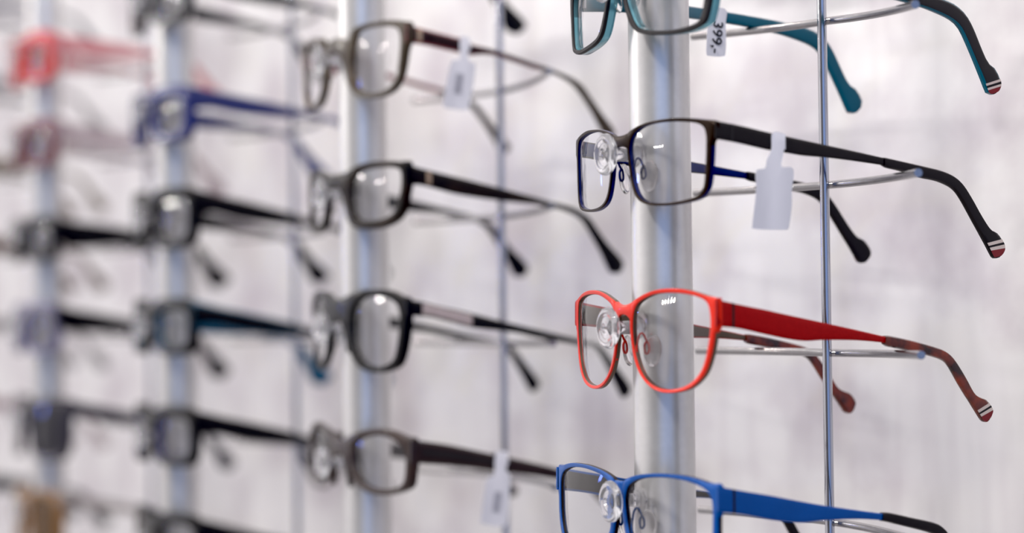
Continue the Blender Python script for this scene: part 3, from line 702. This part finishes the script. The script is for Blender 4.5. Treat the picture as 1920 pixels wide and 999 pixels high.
def loop(r, m, X, y0, y1, ztop, thick, drop):
    """strap of the tag folded over the temple"""
    V, Fc = [], []
    pts = [(.35, -drop), (.38, 0.), (.1, .42), (-thick*.5, .55), (-thick-.1, .42), (-thick-.4, 0.), (-thick-.4, -drop)]
    for y in (y0, y1):
        for x, z in pts: V.append((x, y, z+ztop))
    n = len(pts)
    for j in range(n-1): Fc.append((j, j+1, n+j+1, n+j))
    return mk('tag_strap', V, Fc, M[m], r)

def text_on(r, s, size, loc, up, m, name='printed_mark'):
    cu = bpy.data.curves.new(name, 'FONT'); cu.body = s; cu.size = size*S; cu.align_x = 'CENTER'; cu.align_y = 'CENTER'; cu.extrude = .00003
    cu.offset = size*S*.012
    o = bpy.data.objects.new(name, cu); col.objects.link(o)
    dg = bpy.context.evaluated_depsgraph_get()
    me = bpy.data.meshes.new_from_object(o.evaluated_get(dg)); bpy.data.objects.remove(o)
    me.materials.clear(); me.materials.append(M[m])
    t = bpy.data.objects.new(name, me); col.objects.link(t); t.parent = r
    # reading direction runs down the tag, faces +x
    right = Vector(up); nrm = Vector((1, 0, 0)); upv = nrm.cross(right)
    t.matrix_local = Matrix.Translation(Vector(loc)*S) @ Matrix((right, upv, nrm)).transposed().to_4x4()
    return t

r, yt, zt, xf = tag_obj(TAGS['black'], 54.9, 'blank white price tag hanging on the black metal temple', curl=1.0)
loop(r, 'tag', 0, 19.7-yt, 25.2-yt, -.6, 2.2, 6.)
r, yt, zt, xf = tag_obj(TAGS['teal'], -51.2, 'white price tag printed 399 on the far temple of the black and teal glasses', curl=.6)
text_on(r, '399,-', 7.4, (.75, 62.6-yt, 130.6-zt), (0, -.10, -1), 'ink')
r, yt, zt, xf = tag_obj(TAGS['brown'], -P+PAIRS['brown']['hw']-.06*42+1.1, 'blurred white price tag on the burgundy temple of the tan glasses', curl=.8)
text_on(r, '|||||||||', 4.6, (1.0, -1.5, -24.5), (0, -.16, -1), 'inkdim'); q = TAGS['brown']
loop(r, 'tag', 0, q[0][0]-yt, q[1][0]-yt, -.5, 3.6, 6.)
r, yt, zt, xf = tag_obj(TAGS['umber'], -P+PAIRS['umber']['hw']-.06*60+1.1, 'blurred white price tag on the dark umber temple, bottom centre', curl=.8)
text_on(r, '|||||||||', 4.6, (1.0, -.5, -26.), (0, -.16, -1), 'inkdim'); q = TAGS['umber']
loop(r, 'tag', 0, q[0][0]-yt, q[1][0]-yt, -.5, 3.8, 6.)
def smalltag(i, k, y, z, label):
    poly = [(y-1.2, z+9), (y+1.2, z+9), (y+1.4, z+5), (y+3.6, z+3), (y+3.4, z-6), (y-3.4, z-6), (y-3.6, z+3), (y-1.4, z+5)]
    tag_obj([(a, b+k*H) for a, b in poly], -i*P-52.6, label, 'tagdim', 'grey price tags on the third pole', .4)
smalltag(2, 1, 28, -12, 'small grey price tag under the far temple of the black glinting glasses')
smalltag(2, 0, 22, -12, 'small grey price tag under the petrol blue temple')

# ------------------------------------------------------------------ light
w = bpy.data.worlds.new('shop_light'); sc.world = w; w.use_nodes = True
nt = w.node_tree; nt.nodes.clear()
N = nt.nodes.new; L = nt.links.new
bg = N('ShaderNodeBackground'); wo = N('ShaderNodeOutputWorld'); L(bg.outputs[0], wo.inputs[0])
tc = N('ShaderNodeTexCoord'); sx = N('ShaderNodeSeparateXYZ'); L(tc.outputs['Generated'], sx.inputs[0])
# warm white room in front (-y), bluish daylight along the wall (+x), darker towards the floor
rx = N('ShaderNodeMapRange'); rx.interpolation_type = 'SMOOTHSTEP'; rx.inputs['From Min'].default_value = .80; rx.inputs['From Max'].default_value = .965
dp = N('ShaderNodeVectorMath'); dp.operation = 'DOT_PRODUCT'; dp.inputs[1].default_value = (math.cos(-.40), math.sin(-.40), 0)
L(tc.outputs['Generated'], dp.inputs[0]); L(dp.outputs['Value'], rx.inputs['Value'])
m1 = N('ShaderNodeMix'); m1.data_type = 'RGBA'; L(rx.outputs[0], m1.inputs['Factor'])
m1.inputs['A'].default_value = (*W_ROOM, 1); m1.inputs['B'].default_value = (*W_BLUE, 1)
rz = N('ShaderNodeValToRGB'); e = rz.color_ramp.elements
e[0].position = .25; e[0].color = (.35, .33, .34, 1); e[1].position = .72; e[1].color = (1, 1, 1, 1)
az = N('ShaderNodeMath'); az.operation = 'MULTIPLY_ADD'; az.inputs[1].default_value = .5; az.inputs[2].default_value = .5
L(sx.outputs['Z'], az.inputs[0]); L(az.outputs[0], rz.inputs['Fac'])
m2 = N('ShaderNodeMix'); m2.data_type = 'RGBA'; m2.blend_type = 'MULTIPLY'; m2.inputs['Factor'].default_value = 1
d2 = N('ShaderNodeVectorMath'); d2.operation = 'DOT_PRODUCT'; d2.inputs[1].default_value = (-.85, -.50, .15); L(tc.outputs['Generated'], d2.inputs[0])
r2_ = N('ShaderNodeMapRange'); r2_.interpolation_type = 'SMOOTHSTEP'; r2_.inputs['From Min'].default_value = .2; r2_.inputs['From Max'].default_value = .9; r2_.inputs['To Min'].default_value = W_DIM; r2_.inputs['To Max'].default_value = 1.; L(d2.outputs['Value'], r2_.inputs['Value'])
mf = N('ShaderNodeMath'); mf.operation = 'MAXIMUM'; L(r2_.outputs[0], mf.inputs[0]); L(rx.outputs[0], mf.inputs[1])
ms = N('ShaderNodeMath'); ms.operation = 'MULTIPLY'; ms.inputs[1].default_value = W_STR; L(mf.outputs[0], ms.inputs[0]); L(ms.outputs[0], bg.inputs['Strength'])
L(m1.outputs['Result'], m2.inputs['A']); L(rz.outputs['Color'], m2.inputs['B'])
L(m2.outputs['Result'], bg.inputs['Color'])

def area(name, loc, target, size, energy, color, sizey=None):
    l = bpy.data.lights.new(name, 'AREA'); l.energy = energy; l.color = color; l.size = size
    if sizey: l.shape = 'RECTANGLE'; l.size_y = sizey
    o = bpy.data.objects.new(name, l); col.objects.link(o); o.location = loc
    o.rotation_euler = (Vector(target)-Vector(loc)).to_track_quat('-Z', 'Y').to_euler()
    return o
for a in LIGHTS:
    if a[0] == 'shop_lamp':       # a short row of five small spots
        d = (Vector(a[2])-Vector(a[1])).cross(Vector((0, 0, 1))).normalized()
        for q in range(5):
            p = Vector(a[1])+d*(q-2)*.085+Vector((0, 0, .012*(q-2)))
            area(a[0], tuple(p), a[2], a[3], a[4]/5, a[5]).data.shape = 'DISK'
    else: area(*a)

# ------------------------------------------------------------------ camera
cam = bpy.data.cameras.new('camera'); co = bpy.data.objects.new('camera', cam); col.objects.link(co); sc.camera = co
cam.sensor_width = 36.; cam.sensor_fit = 'HORIZONTAL'; cam.lens = 4129.06*36/1920
cam.clip_start = .01; cam.clip_end = 50
yaw, pitch, roll = 1.0814, .0164, -.0135
f = Vector((-math.sin(yaw)*math.cos(pitch), math.cos(yaw)*math.cos(pitch), math.sin(pitch)))
rt = f.cross(Vector((0, 0, 1))).normalized(); up = rt.cross(f)
r2 = rt*math.cos(roll)+up*math.sin(roll); u2 = -rt*math.sin(roll)+up*math.cos(roll)
mw = Matrix((r2, u2, -f)).transposed().to_4x4(); mw.translation = Vector((788.7524, -491.6283, 11.0021))*S
co.matrix_world = mw
cam.dof.use_dof = True; cam.dof.focus_distance = FOCUS; cam.dof.aperture_fstop = FSTOP

sc.view_settings.view_transform = 'Standard'; sc.view_settings.look = 'None'
sc.view_settings.exposure = EXPO; sc.view_settings.gamma = 1.
sc.view_settings.use_curve_mapping = True; sc.view_settings.curve_mapping.black_level = (.014, .014, .014); sc.view_settings.curve_mapping.update()
sc.cycles.use_denoising = True
sc.cycles.max_bounces = 14; sc.cycles.transparent_max_bounces = 24; sc.cycles.transmission_bounces = 12
sc.cycles.sample_clamp_indirect = 8.; sc.cycles.caustics_reflective = False
